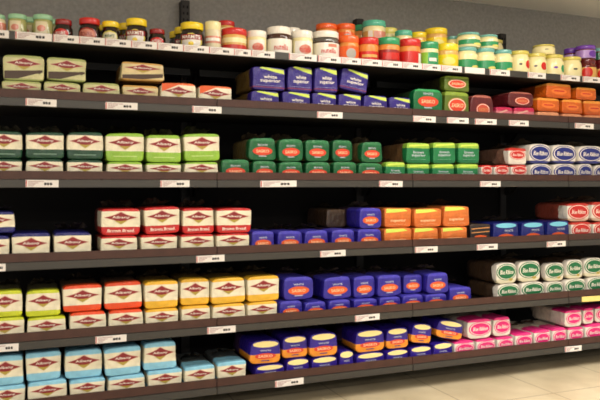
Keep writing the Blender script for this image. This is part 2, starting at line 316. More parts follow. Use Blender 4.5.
STY = {
 'sage': ('sage green and cream loaf with brown slanted stripe', [(0, (160, 170, 104)), (.08, (204, 200, 150)), (.88, (168, 178, 112))], (120, 120, 70), .30,
   [('slanted_stripe', [face(-.46, .06), face(-.15, .08), face(.30, .30), face(.46, .36), face(.46, .44), face(-.46, .36)], 1, I_brown, [], 'brown slanted stripe'),
    ('round_seal', ellipse(*face(.37, .37), .055*NW, .075*NH, 12), 2, I_brown, [], 'small round seal')]+logo(.68)),
 'tan': ('tan and cream loaf with brown slanted stripe', [(0, (190, 150, 84)), (.10, (214, 196, 148)), (.88, (206, 160, 88))], (130, 90, 40), .22,
   [('slanted_stripe', [face(-.46, .08), face(.0, .08), face(.46, .22), face(.46, .42), face(-.46, .28)], 1, I_brown, [], 'brown slanted stripe')]+logo(.68)),
 'corner': ('cream loaf with orange-red top corner', [(0, CREAM), (.9, (226, 110, 60))], (120, 80, 50), .2,
   [('corner_panel', [face(-.46, .60), face(-.46, .95), face(.05, .95)], 1, I_deep, [], 'orange-red corner')]+logo(.64)),
 'forest': ('cream loaf with dark green band', banded((26, 68, 48), .87, .34), (40, 60, 44), .5, logo(.66)+[('band_print', [face(-.3, .15), face(.3, .15), face(.3, .19), face(-.3, .19)], 1, ink('grey_green', (110, 140, 122)), [], None)]),
 'lime': ('cream loaf with light green band', banded((142, 186, 62), .87, .36), (120, 140, 60), .5, logo(.66)+[('band_print', [face(-.3, .17), face(.3, .17), face(.3, .20), face(-.3, .20)], 1, ink('pale_green', (188, 214, 130)), [], None)]),
 'navy': ('cream loaf with navy blue band', banded((32, 32, 104), .86, .28), (40, 40, 70), .55, logo(.62)),
 'red': ('cream loaf with red band', banded((190, 34, 34), .89, .31), (110, 50, 40), .4, logo(.66, 'Brown Bread', I_white)),
 'yellowgreen': ('cream loaf with yellow-green band', banded((196, 206, 44), .86, .22), (90, 84, 60), .16, logo(.60)),
 'vermilion': ('cream loaf with vermilion red band', banded((226, 78, 36), .86, .24), (84, 64, 50), .16, logo(.60)),
 'gold': ('cream loaf with golden yellow band', banded((232, 180, 52), .86, .27), (100, 78, 40), .2, logo(.62)),
 'sky': ('cream loaf with sky blue band', banded((138, 200, 228), .82, .27), (80, 84, 84), .30, logo(.60)),
 'purple': ('purple loaf with lime top and white lettering', [(0, (44, 30, 112)), (.10, (120, 50, 90)), (.15, (48, 34, 124))], (120, 96, 50), .14,
   [('lime_panel', [face(-.30, .93), face(-.22, .98), face(.44, .90), face(.46, .72), face(.30, .76)], 1, I_lime, [], 'lime top panel'),
    ('front_print', [face(-.40, .2), face(.40, .2), face(.40, .205), face(-.40, .205)], 1, I_pale, [('white\nsuperior', .62*NW, .34*NH, I_white, 0.04*NW, .48*NH, 0)], 'white lettering')]),
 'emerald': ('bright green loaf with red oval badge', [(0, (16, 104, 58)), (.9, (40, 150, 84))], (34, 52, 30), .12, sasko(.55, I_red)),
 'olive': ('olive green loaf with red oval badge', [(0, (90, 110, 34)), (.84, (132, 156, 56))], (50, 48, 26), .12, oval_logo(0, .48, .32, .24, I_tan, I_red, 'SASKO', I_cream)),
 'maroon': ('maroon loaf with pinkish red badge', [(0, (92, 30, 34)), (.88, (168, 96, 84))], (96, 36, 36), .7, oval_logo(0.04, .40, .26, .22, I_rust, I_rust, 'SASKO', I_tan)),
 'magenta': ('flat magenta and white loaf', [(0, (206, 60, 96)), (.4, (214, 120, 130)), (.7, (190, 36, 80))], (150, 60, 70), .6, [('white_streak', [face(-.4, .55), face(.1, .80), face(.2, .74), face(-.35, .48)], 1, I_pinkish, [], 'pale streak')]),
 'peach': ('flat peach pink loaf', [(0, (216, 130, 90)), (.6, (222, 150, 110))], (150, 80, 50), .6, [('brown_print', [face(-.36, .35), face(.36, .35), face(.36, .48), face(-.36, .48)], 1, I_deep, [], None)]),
 'amber': ('amber orange loaf in shiny wrap', [(0, (190, 84, 20)), (.2, (206, 96, 26)), (.80, (230, 150, 62))], (130, 58, 20), .3, [('brown_print', ellipse(0, .46*NH, .30*NW, .2*NH), 1, ink('burnt', (226, 122, 52)), [], None), ('red_print', [face(-.2, .44), face(.2, .44), face(.2, .52), face(-.2, .52)], 2, I_crim, [], None)]),  # paler top band: highlight on the shiny wrap, painted into its colour
 'greenbag': ('deep green loaf with orange-red oval badge', [(0, (24, 94, 54)), (.84, (44, 116, 70))], (112, 96, 62), .12, sasko(.42, I_red, 'BROWN')),  # lighter green at the top is sheen painted into the bag colour
 'limetop': ('green loaf with lime top and white lettering', [(0, (24, 104, 62)), (.16, (30, 118, 70)), (.74, (150, 190, 70))], (120, 90, 60), .12,
   [('lime_highlight', [face(-.4, .80), face(.44, .88), face(.40, .95), face(-.38, .9)], 1, I_lime, [], None),
    ('front_print', [face(-.3, .2), face(.3, .2), face(.3, .205), face(-.3, .205)], 1, I_pale, [('brown\nsuperior', .56*NW, .30*NH, I_pale, 0, .46*NH, 0)], 'pale lettering')]),
 'redoval': ('white loaf with red oval badge', [(0, (190, 40, 36)), (.18, WHITE), (.86, (196, 44, 40))], (130, 100, 80), .3, oval_logo(0, .66, .40, .25, I_crim, I_crim, 'Blue Ribbon')),
 'redside': ('long white loaf with red top and oval badge', [(0, WHITE), (.82, (196, 50, 40))], (128, 96, 80), .10, oval_logo(0, .58, .38, .24, I_crim, I_crim, 'Blue Ribbon')),
 'blueoval': ('white loaf with navy blue oval badge', [(0, (44, 50, 120)), (.14, WHITE)], (170, 150, 120), .3, oval_logo(0, .53, .43, .36, I_navy, I_navy, 'Blue Ribbon')),
 'bluebag': ('royal blue loaf with orange oval badge', [(0, (46, 38, 148)), (.84, (70, 64, 180))], (70, 54, 70), .45, sasko(.40, I_deep)),  # lighter blue top imitates the plastic's sheen in the band colour
 'orange': ('orange loaf with lime corner and pale lettering', [(0, (204, 106, 44)), (.5, (214, 118, 54))], (120, 80, 30), .5,
   [('lime_panel', [face(-.44, .95), face(.20, .95), face(.34, .84), face(.0, .78), face(-.44, .74)], 1, I_lime, [], 'lime corner panel'),
    ('front_print', [face(-.34, .16), face(.34, .16), face(.34, .165), face(-.34, .165)], 1, I_cream, [('superior', .56*NW, .17*NH, I_cream, 0, .34*NH, 0)], 'pale lettering')]),
 'dark': ('dark brown loaf with thin cream lines', [(0, (38, 30, 30)), (.9, (60, 48, 42))], (50, 40, 34), .5,
   [('cream_line', [face(-.44, .52), face(.44, .58), face(.44, .63), face(-.44, .57)], 1, I_tan, [], None), ('cream_line', [face(-.44, .72), face(.44, .78), face(.44, .83), face(-.44, .77)], 1, I_tan, [], None),
    ('orange_print', ellipse(0, .34*NH, .3*NW, .08*NH, 14), 1, I_deep, [], None)]),
 'cyan': ('navy loaf with cyan oval on top', [(0, (26, 34, 112))], (40, 46, 80), .6,
   [('cyan_panel', ellipse(0, .84*NH, .40*NW, .12*NH), 1, I_cyan, [], 'cyan oval panel'), ('orange_print', ellipse(0, .22*NH, .34*NW, .2*NH), 1, I_deep, [], 'orange oval'),
    ('front_print', [face(-.1, .46), face(.1, .46), face(.1, .465), face(-.1, .465)], 1, I_pale, [('WHITE', .34*NW, .10*NH, I_pale, .1*NW, .58*NH, 0)], 'pale lettering')]),
 'redring': ('white loaf with bold red oval badge', [(0, (200, 170, 150)), (.16, WHITE), (.84, (188, 52, 42))], (150, 70, 56), .22, oval_logo(0, .52, .42, .35, I_crim, I_crim, 'Blue Ribbon')),
 'greenoval': ('white loaf with dark green oval badge', [(0, (212, 206, 180)), (.2, WHITE)], (74, 56, 42), .10, oval_logo(0, .56, .43, .34, I_green, I_green, 'Blue Ribbon')+[('yellow_spot', ellipse(*face(.2, .2), .1*NW, .07*NH, 12), 2, I_olive, [], None)]),
 'plum': ('purple and orange loaf with cream oval on top', [(0, (44, 28, 128)), (.04, (232, 146, 42)), (.40, (48, 30, 140))], (76, 50, 90), .5,
   [('cream_panel', ellipse(0, .83*NH, .41*NW, .13*NH), 1, I_custard, [], 'cream oval panel'),
    ('oval_badge', ellipse(0, .34*NH, .34*NW, .12*NH), 2, I_red, [('SASKO', .46*NW, .11*NH, I_cream, 0, .34*NH, 0)], 'red oval badge'),
    ('front_print', [face(-.13, .13), face(.13, .13), face(.13, .17), face(-.13, .17)], 1, I_purple, [('WHITE', .36*NW, .07*NH, I_pale, 0, .57*NH, 0)], None)]),
 'plumlow': ('purple loaf with cream oval on top', [(0, (48, 30, 140))], (76, 50, 90), .5,
   [('cream_panel', ellipse(0, .80*NH, .44*NW, .17*NH), 1, I_custard, [], 'cream oval panel'),
    ('front_print', [face(-.13, .20), face(.13, .20), face(.13, .24), face(-.13, .24)], 1, I_orange, [('WHITE', .40*NW, .10*NH, I_pale, 0, .46*NH, 0)], None)]),
 'crust': ('brown loaf in clear film set back behind the blue loaves', [(0, (70, 52, 40)), (.8, (86, 66, 50))], (70, 54, 44), .5, []),
 'pink': ('white loaf with hot pink oval badge', [(0, WHITE), (.84, (222, 46, 126))], (214, 200, 184), .34, oval_logo(.02, .50, .41, .30, I_pink, I_pink, 'Blue Ribbon')),
}
LAYER = 0.0007
DECALS = {}
def decal_meshes(sty):
    if sty in DECALS: return DECALS[sty]
    out = []
    for (nm, pts, lay, m, texts, lab) in STY[sty][4]:
        me = poly_prism(nm, pts, -LAYER*(lay-1)+0.0008, LAYER+0.0006, m)
        tl = [text_mesh(t, w_, h_, tm, -LAYER*lay-0.0003, cx, cz, sh) for (t, w_, h_, tm, cx, cz, sh) in texts]
        out.append((nm, me, tl, lab))
    DECALS[sty] = out
    return out
ORD = ['first', 'second', 'third', 'fourth', 'fifth', 'sixth', 'seventh', 'eighth', 'ninth', 'tenth']
TIER = ['lower row', 'upper row', 'topmost row']
SHELFWORD = ['', 'second shelf', 'third shelf', 'fourth shelf', 'fifth shelf', 'lowest shelf']
LOAVES=[
 ('sage',1,0,-0.0789,0.034,1.2425,0.0223,0.0613,0),
 ('sage',1,0,0.0066,0.034,1.2425,0.1342,0.0663,0),
 ('sage',1,0,0.1460,0.034,1.2425,0.1296,0.0707,0),
 ('sage',1,0,0.2879,0.034,1.2425,0.1391,0.0751,0),
 ('sage',1,1,0.0135,0.040,1.3097,0.1416,0.0952,0),
 ('sage',1,1,0.1627,0.046,1.3185,0.1415,0.0871,0),
 ('tan',1,0,0.4340,0.034,1.2425,0.1376,0.0737,0),
 ('tan',1,1,0.4430,0.040,1.3354,0.1690,0.0717,0),
 ('corner',1,0,0.5826,0.034,1.2425,0.1438,0.0919,0),
 ('corner',1,0,0.7335,0.034,1.2425,0.1418,0.0884,0),
 ('purple',1,0,0.9456,0.034,1.2425,0.1284,0.0793,0),
 ('purple',1,0,1.0873,0.034,1.2425,0.1290,0.0825,0),
 ('purple',1,0,1.2178,0.034,1.2425,0.1146,0.0850,0),
 ('purple',1,0,1.3407,0.034,1.2425,0.1135,0.0870,0),
 ('purple',1,0,1.4676,0.034,1.2425,0.1224,0.0867,0),
 ('purple',1,0,1.5933,0.034,1.2425,0.1108,0.0840,0),
 ('purple',1,1,0.9657,0.040,1.3260,0.1472,0.0981,0),
 ('purple',1,1,1.1083,0.046,1.3260,0.1162,0.1106,0),
 ('purple',1,1,1.2249,0.034,1.3285,0.1101,0.1096,0),
 ('purple',1,1,1.3586,0.040,1.3424,0.1339,0.0944,-9),
 ('emerald',1,0,1.7425,0.034,1.2425,0.1583,0.1305,0),
 ('olive',1,0,1.9023,0.034,1.2425,0.1422,0.1273,0),
 ('olive',1,1,1.9065,0.040,1.3708,0.1425,0.0731,0),
 ('maroon',1,0,2.0452,0.034,1.2425,0.1356,0.1181,0),
 ('maroon',1,1,2.2783,0.034,1.3128,0.1556,0.0742,0),
 ('magenta',1,0,2.1778,0.034,1.2425,0.0980,0.0665,0),
 ('magenta',1,0,2.2996,0.034,1.2425,0.1255,0.0693,0),
 ('peach',1,0,2.4503,0.034,1.2425,0.1428,0.0533,0),
 ('peach',1,0,2.6060,0.034,1.2425,0.1347,0.0495,0),
 ('peach',1,0,2.7503,0.034,1.2425,0.1323,0.0475,0),
 ('amber',1,1,2.4503,0.034,1.2968,0.1428,0.0692,0),
 ('amber',1,1,2.6119,0.040,1.2930,0.1350,0.0739,0),
 ('amber',1,1,2.7661,0.046,1.2910,0.1399,0.0762,0),
 ('amber',1,2,2.5180,0.034,1.3679,0.1644,0.0746,0),
 ('amber',1,2,2.7055,0.040,1.3682,0.1379,0.0652,0),
 ('forest',2,0,-0.0536,0.034,0.9488,0.1250,0.0750,0),
 ('forest',2,0,0.0850,0.034,0.9488,0.1306,0.0770,0),
 ('forest',2,0,0.2278,0.034,0.9488,0.1329,0.0754,0),
 ('forest',2,1,-0.0538,0.046,1.0248,0.1256,0.1009,0),
 ('forest',2,1,0.0868,0.034,1.0268,0.1342,0.0986,0),
 ('forest',2,1,0.2284,0.040,1.0251,0.1333,0.1049,0),
 ('lime',2,0,0.3752,0.034,0.9488,0.1390,0.0697,0),
 ('lime',2,0,0.5251,0.034,0.9488,0.1375,0.0677,0),
 ('lime',2,0,0.6756,0.034,0.9488,0.1395,0.0736,0),
 ('lime',2,1,0.3770,0.046,1.0195,0.1472,0.1115,0),
 ('lime',2,1,0.5251,0.034,1.0175,0.1375,0.1091,0),
 ('lime',2,1,0.6813,0.040,1.0234,0.1482,0.1120,2),
 ('greenbag',2,0,0.8176,0.034,0.9488,0.1197,0.0857,0),
 ('greenbag',2,0,0.9433,0.034,0.9488,0.1063,0.0812,0),
 ('greenbag',2,0,1.0621,0.034,0.9488,0.1144,0.0786,0),
 ('greenbag',2,0,1.1871,0.034,0.9488,0.1184,0.0802,0),
 ('greenbag',2,0,1.3162,0.034,0.9488,0.1128,0.0819,0),
 ('greenbag',2,0,1.4424,0.034,0.9488,0.1216,0.0790,0),
 ('greenbag',2,1,0.9388,0.046,1.0310,0.1242,0.0955,0),
 ('greenbag',2,1,1.0621,0.034,1.0284,0.1144,0.0964,0),
 ('greenbag',2,1,1.1874,0.040,1.0300,0.1138,0.0940,0),
 ('greenbag',2,1,1.3245,0.076,1.0316,0.0995,0.0980,0),
 ('greenbag',2,1,1.4498,0.034,1.0288,0.1067,0.0926,0),
 ('limetop',2,0,1.5699,0.034,0.9488,0.1049,0.0851,0),
 ('limetop',2,0,1.6910,0.034,0.9488,0.1189,0.0775,0),
 ('limetop',2,0,1.8269,0.034,0.9488,0.1230,0.0791,0),
 ('limetop',2,0,1.9644,0.034,0.9488,0.1216,0.0807,0),
 ('limetop',2,1,1.6987,0.046,1.0273,0.1302,0.0962,0),
 ('limetop',2,1,1.8324,0.034,1.0289,0.1232,0.0994,0),
 ('limetop',2,1,1.9745,0.040,1.0305,0.1220,0.0991,0),
 ('redoval',2,0,2.0739,0.034,0.9488,0.0663,0.0772,0),
 ('redoval',2,0,2.1628,0.034,0.9488,0.0916,0.0782,0),
 ('redoval',2,0,2.2687,0.034,0.9488,0.1001,0.0794,0),
 ('redside',2,1,2.2667,0.046,1.0292,0.1126,0.0830,0),
 ('blueoval',2,0,2.4026,0.034,0.9488,0.1349,0.0859,0),
 ('blueoval',2,0,2.5569,0.034,0.9488,0.1528,0.0877,0),
 ('blueoval',2,0,2.6925,0.034,0.9488,0.0970,0.0893,0),
 ('blueoval',2,0,2.8050,0.034,0.9488,0.1064,0.0854,0),
 ('blueoval',2,1,2.4017,0.040,1.0357,0.1350,0.0990,0),
 ('blueoval',2,1,2.5639,0.046,1.0375,0.1574,0.0962,0),
 ('blueoval',2,1,2.7280,0.034,1.0391,0.1630,0.0924,0),
 ('navy',3,0,-0.0979,0.034,0.6509,0.1265,0.0964,0),
 ('navy',3,0,0.0387,0.034,0.6509,0.1322,0.1035,0),
 ('navy',3,0,0.1831,0.034,0.6509,0.1347,0.1033,0),
 ('navy',3,1,-0.0785,0.040,0.7553,0.1276,0.0774,0),
 ('red',3,0,0.3527,0.034,0.6509,0.1381,0.0835,0),
 ('red',3,0,0.5056,0.034,0.6509,0.1445,0.0831,0),
 ('red',3,0,0.6593,0.034,0.6509,0.1388,0.0808,0),
 ('red',3,0,0.8071,0.034,0.6509,0.1406,0.0808,0),
 ('red',3,1,0.3584,0.034,0.7354,0.1495,0.1044,0),
 ('red',3,1,0.5204,0.040,0.7349,0.1415,0.1065,2),
 ('red',3,1,0.6663,0.046,0.7326,0.1314,0.1047,0),
 ('red',3,1,0.8115,0.034,0.7326,0.1492,0.1032,0),
 ('bluebag',3,0,0.9366,0.034,0.6509,0.1017,0.0876,0),
 ('bluebag',3,0,1.0575,0.034,0.6509,0.1143,0.0845,0),
 ('bluebag',3,0,1.1800,0.034,0.6509,0.1134,0.0835,0),
 ('bluebag',3,0,1.3065,0.034,0.6509,0.1125,0.0847,0),
 ('bluebag',3,0,1.4374,0.034,0.6509,0.1214,0.0836,0),
 ('bluebag',3,1,1.4421,0.034,0.7355,0.1119,0.0924,0),
 ('crust',3,1,1.3331,0.160,0.7365,0.0980,0.0840,0),
 ('orange',3,0,1.5831,0.034,0.6509,0.1417,0.0846,0),
 ('orange',3,0,1.7315,0.034,0.6509,0.1363,0.0833,0),
 ('orange',3,0,1.8883,0.034,0.6509,0.1473,0.0819,0),
 ('orange',3,1,1.5902,0.046,0.7364,0.1424,0.0890,0),
 ('orange',3,1,1.7424,0.034,0.7351,0.1475,0.0864,0),
 ('orange',3,1,1.9038,0.040,0.7338,0.1481,0.0973,0),
 ('dark',3,0,2.0363,0.034,0.6509,0.1179,0.0927,0),
 ('cyan',3,0,2.1872,0.034,0.6509,0.1523,0.0968,0),
 ('cyan',3,0,2.3525,0.034,0.6509,0.1458,0.0958,0),
 ('cyan',3,0,2.5146,0.034,0.6509,0.1449,0.0974,0),
 ('redring',3,0,2.6659,0.034,0.6509,0.1365,0.0893,0),
 ('redring',3,0,2.8120,0.034,0.6509,0.1342,0.0888,0),
 ('redring',3,1,2.6565,0.046,0.7411,0.1472,0.0963,0),
 ('redring',3,1,2.8066,0.034,0.7407,0.1450,0.1007,0),
 ('yellowgreen',4,0,-0.0502,0.034,0.3644,0.1318,0.0855,0),
 ('yellowgreen',4,0,0.0920,0.034,0.3644,0.1378,0.0786,0),
 ('yellowgreen',4,1,-0.0503,0.034,0.4509,0.1185,0.0965,0),
 ('yellowgreen',4,1,0.0799,0.040,0.4440,0.1204,0.0985,0),
 ('vermilion',4,0,0.2387,0.034,0.3644,0.1334,0.0866,0),
 ('vermilion',4,0,0.3789,0.034,0.3644,0.1316,0.0843,0),
 ('vermilion',4,1,0.2195,0.040,0.4520,0.1437,0.1011,0),
 ('vermilion',4,1,0.3712,0.046,0.4497,0.1432,0.1056,0),
 ('gold',4,0,0.5172,0.034,0.3644,0.1293,0.0786,0),
 ('gold',4,0,0.6530,0.034,0.3644,0.1182,0.0811,0),
 ('gold',4,0,0.7902,0.034,0.3644,0.1399,0.0800,0),
 ('gold',4,0,0.9347,0.034,0.3644,0.1325,0.0787,0),
 ('gold',4,1,0.5164,0.040,0.4439,0.1335,0.1082,0),
 ('gold',4,1,0.6518,0.046,0.4465,0.1186,0.1076,0),
 ('gold',4,1,0.7881,0.034,0.4454,0.1440,0.1052,0),
 ('gold',4,1,0.9413,0.040,0.4441,0.1418,0.1061,0),
 ('bluebag',4,0,1.0620,0.034,0.3644,0.1053,0.0746,0),
 ('bluebag',4,0,1.1752,0.034,0.3644,0.1039,0.0629,0),
 ('bluebag',4,0,1.2895,0.034,0.3644,0.1071,0.0641,0),
 ('bluebag',4,0,1.4173,0.034,0.3644,0.1208,0.0603,0),
 ('bluebag',4,0,1.5415,0.034,0.3644,0.1093,0.0614,0),
 ('bluebag',4,0,1.6617,0.034,0.3644,0.1127,0.0630,0),
 ('bluebag',4,0,1.7856,0.034,0.3644,0.1163,0.0600,0),
 ('bluebag',4,0,1.9218,0.034,0.3644,0.1259,0.0847,0),
 ('bluebag',4,1,1.0991,0.040,0.4399,0.1388,0.0980,0),
 ('bluebag',4,1,1.2859,0.046,0.4295,0.1364,0.0980,0),
 ('bluebag',4,1,1.4222,0.054,0.4257,0.1102,0.0982,0),
 ('bluebag',4,1,1.5431,0.040,0.4268,0.1237,0.0973,0),
 ('bluebag',4,1,1.6804,0.066,0.4284,0.1012,0.0876,0),
 ('bluebag',4,1,1.7950,0.034,0.4254,0.1198,0.0961,0),
 ('greenoval',4,0,2.2021,0.034,0.3644,0.1347,0.0833,0),
 ('greenoval',4,0,2.3525,0.034,0.3644,0.1458,0.0849,0),
 ('greenoval',4,0,2.4917,0.034,0.3644,0.1119,0.0773,0),
 ('greenoval',4,0,2.6259,0.034,0.3644,0.1353,0.0853,0),
 ('greenoval',4,0,2.7742,0.034,0.3644,0.1399,0.0879,0),
 ('greenoval',4,1,2.1900,0.034,0.4487,0.1223,0.1018,0),
 ('greenoval',4,1,2.3359,0.040,0.4502,0.1392,0.1032,0),
 ('greenoval',4,1,2.5018,0.046,0.4427,0.1229,0.0929,0),
 ('greenoval',4,1,2.6203,0.034,0.4507,0.1062,0.0964,0),
 ('greenoval',4,1,2.7564,0.040,0.4533,0.1326,0.0978,0),
 ('sky',5,0,-0.0420,0.034,0.1212,0.1222,0.0823,0),
 ('sky',5,0,0.0954,0.034,0.1212,0.1380,0.0853,0),
 ('sky',5,0,0.2368,0.034,0.1212,0.1297,0.0773,0),
 ('sky',5,0,0.3809,0.034,0.1212,0.1430,0.0751,0),
 ('sky',5,0,0.5291,0.034,0.1212,0.1376,0.0809,0),
 ('sky',5,0,0.6694,0.034,0.1212,0.1270,0.0824,0),
 ('sky',5,0,0.8027,0.034,0.1212,0.1234,0.0873,0),
 ('sky',5,1,-0.0487,0.034,0.2045,0.1219,0.1081,0),
 ('sky',5,1,0.0817,0.040,0.2075,0.1239,0.1060,0),
 ('sky',5,1,0.2235,0.046,0.1995,0.1370,0.1069,0),
 ('sky',5,1,0.3677,0.034,0.1973,0.1387,0.1100,0),
 ('sky',5,1,0.5105,0.040,0.2031,0.1293,0.1095,0),
 ('plum',5,0,0.9678,0.034,0.1212,0.1292,0.0563,0),
 ('plum',5,0,1.0940,0.034,0.1212,0.1062,0.0691,0),
 ('plum',5,0,1.2179,0.034,0.1212,0.1241,0.0657,0),
 ('plum',5,0,1.3233,0.034,0.1212,0.0691,0.0817,0),
 ('plum',5,0,1.4426,0.034,0.1212,0.1417,0.0618,0),
 ('plum',5,0,1.5803,0.034,0.1212,0.1156,0.0624,0),
 ('plum',5,0,1.7044,0.034,0.1212,0.1140,0.0670,0),
 ('plum',5,0,1.8240,0.034,0.1212,0.1064,0.0725,0),
 ('plum',5,1,0.9478,0.040,0.1785,0.1376,0.0998,-2),
 ('plum',5,1,1.0852,0.046,0.1913,0.1155,0.0951,0),
 ('plum',5,1,1.2132,0.034,0.1879,0.1334,0.1031,0),
 ('plum',5,1,1.4433,0.040,0.1840,0.1470,0.1000,0),
 ('plum',5,1,1.5869,0.046,0.1846,0.1151,0.0956,0),
 ('plum',5,1,1.7022,0.034,0.2012,0.1075,0.0906,-8),
 ('plum',5,1,1.8589,0.040,0.2067,0.1465,0.0858,-12),
 ('pink',5,0,1.9444,0.034,0.1212,0.1153,0.0713,0),
 ('pink',5,0,2.0683,0.034,0.1212,0.1130,0.0700,0),
 ('pink',5,0,2.1838,0.034,0.1212,0.0981,0.0698,0),
 ('pink',5,0,2.2964,0.034,0.1212,0.1069,0.0799,0),
 ('pink',5,0,2.4119,0.034,0.1212,0.1036,0.0853,0),
 ('pink',5,0,2.5207,0.034,0.1212,0.0932,0.0865,0),
 ('pink',5,0,2.6290,0.034,0.1212,0.1022,0.0830,0),
 ('pink',5,0,2.7536,0.034,0.1212,0.1256,0.0886,0),
 ('pink',5,1,2.0352,0.040,0.1935,0.1412,0.0951,0),
 ('pink',5,1,2.1725,0.046,0.1920,0.1041,0.0949,0),
 ('pink',5,1,2.6125,0.034,0.2052,0.1085,0.0871,0),
 ('pink',5,1,2.7187,0.040,0.2108,0.0705,0.0833,0),
 ('pink',5,1,2.8245,0.046,0.2108,0.1070,0.0855,0),
]
JARS=[
 ('pickle',0,-0.0781,0.0612,0.0649,1.5456),
 ('peach',0,-0.0077,0.0618,0.0664,1.5524),
 ('peach',0,0.0800,0.0644,0.0712,1.5595),
 ('peach',1,0.0347,0.1775,0.0772,1.5696),
 ('peach',1,0.1254,0.1775,0.0772,1.5702),
 ('beef',0,0.1522,0.0634,0.0691,1.5491),
 ('beefwide',0,0.2468,0.0716,0.0823,1.5635),
 ('yeastpale',0,0.3240,0.0651,0.0687,1.5576),
 ('yeast',0,0.4248,0.0776,0.0864,1.5794),
 ('yeast',1,0.4049,0.1775,0.0772,1.5821),
 ('yeast',1,0.3232,0.1775,0.0772,1.5661),
 ('beef',0,0.5035,0.0689,0.0680,1.5450),
 ('yeast',0,0.6468,0.0786,0.0992,1.5839),
 ('yeast',1,0.6322,0.1775,0.0772,1.5860),
 ('yeast',1,0.6286,0.2625,0.0772,1.5863),
 ('cheese',0,0.7303,0.0632,0.0665,1.5942),
 ('tomato',0,0.8249,0.0810,0.1042,1.5755),
 ('tomato',2,0.8207,0.1852,0.0734,1.6315),
 ('hazelwhite',0,0.9204,0.0715,0.0838,1.5734),
 ('hazel',0,1.0261,0.0838,0.1099,1.6000),
 ('hazelwhite',1,1.1234,0.1775,0.0772,1.6262),
 ('hazelwhite',0,1.1295,0.0761,0.0935,1.5923),
 ('hazelsteel',0,1.2473,0.0893,0.1193,1.6007),
 ('orangejar',0,1.3540,0.0764,0.0916,1.5893),
 ('orangelabel',0,1.4512,0.0750,0.0943,1.5881),
 ('greenlidred',0,1.5578,0.0813,0.1077,1.5980),
 ('redlid',0,1.6700,0.0827,0.1072,1.6005),
 ('greenjar',0,1.7717,0.0760,0.0928,1.5957),
 ('yellowjar',0,1.8774,0.0799,0.1046,1.5954),
 ('orangejar',2,1.3016,0.1971,0.0973,1.6643),
 ('orangejar',2,1.3967,0.1932,0.0889,1.6720),
 ('greensmall',4,1.5390,0.3070,0.0956,1.7022),
 ('teallid',2,1.5515,0.2027,0.1105,1.7021),
 ('yellowlid',4,1.6810,0.2917,0.0871,1.6992),
 ('tealyellow',2,1.7057,0.1910,0.0842,1.6680),
 ('yellowjar',2,1.7868,0.1862,0.0741,1.6667),
 ('yellowjar',2,1.9006,0.2071,0.1089,1.6980),
 ('mayogreen',2,1.9852,0.1850,0.0620,1.6635),
 ('mayogreen',0,1.9869,0.0811,0.1071,1.5874),
 ('mayogreen',0,2.0942,0.0795,0.1034,1.5904),
 ('mayogreen',0,2.1979,0.0778,0.0999,1.5905),
 ('mayogreen',3,2.0149,0.0995,0.1145,1.6633),
 ('mayogreen',3,2.1248,0.0921,0.0987,1.6613),
 ('mayoplain',4,2.3195,0.3010,0.1070,1.6934),
 ('mayored',0,2.3033,0.0789,0.1026,1.5937),
 ('mayored',0,2.4115,0.0801,0.1051,1.5893),
 ('mayodot',0,2.5223,0.0813,0.1077,1.5900),
 ('mayoplain',0,2.6426,0.0859,0.1110,1.5891),
 ('mayoplain',3,2.4767,0.0991,0.1136,1.6409),
 ('jam',0,2.7459,0.0772,0.0923,1.5845),
 ('jam',0,2.8581,0.0817,0.1085,1.5825),
 ('purplelid',2,2.7483,0.1878,0.0790,1.6627),
 ('purplelid',3,2.7543,0.0957,0.0996,1.6593),
 ('purpleteal',3,2.8455,0.0864,0.0799,1.6514),
]
TAGS=[
 (0,-0.1099,-0.0354),
 (0,-0.0157,0.1086),
 (0,0.1120,0.2024),
 (0,0.2024,0.2953),
 (0,0.2953,0.3909),
 (0,0.3909,0.4892),
 (0,0.4892,0.5905),
 (0,0.5905,0.6947),
 (0,0.6947,0.7980),
 (0,0.7980,0.8699),
 (0,0.8699,0.9739),
 (0,1.0360,1.1634),
 (0,1.1680,1.2760),
 (0,1.2760,1.3726),
 (0,1.3726,1.4765),
 (0,1.4765,1.5782),
 (0,1.5782,1.6825),
 (0,1.6825,1.7842),
 (0,1.7842,1.8995),
 (0,1.9163,2.0297),
 (0,2.0585,2.1759),
 (0,2.2843,2.3956),
 (0,2.4905,2.6136),
 (0,2.6334,2.7538),
 (1,0.0174,0.1257),
 (1,0.2953,0.4171),
 (1,0.6262,0.7480),
 (1,1.1634,1.2856),
 (1,1.6352,1.7572),
 (1,1.8168,1.9387),
 (1,1.9726,2.0993),
 (1,2.1700,2.2905),
 (1,2.5809,2.7066),
 (2,0.0174,0.1326),
 (2,0.5007,0.6182),
 (2,0.9086,1.0720),
 (2,1.4615,1.5833),
 (2,2.0011,2.1227),
 (3,-0.0970,-0.0452),
 (3,0.6422,0.7604),
 (3,1.1773,1.3000),
 (3,1.6457,1.7679),
 (3,1.9840,2.1051),
 (3,2.4018,2.5226),
 (4,-0.1035,-0.0025),
 (4,0.2592,0.3760),
 (4,0.6866,0.8063),
 (4,1.3433,1.4665),
 (4,2.6268,2.7606),
 (5,0.9739,1.1037),
 (5,2.5161,2.6268),
]
WRAPS = {}
COUNT = {}
for (st, s, r, *_x) in LOAVES: COUNT[(st, s, r)] = COUNT.get((st, s, r), 0)+1
SEEN = {}
BOTH = {'bluebag'}
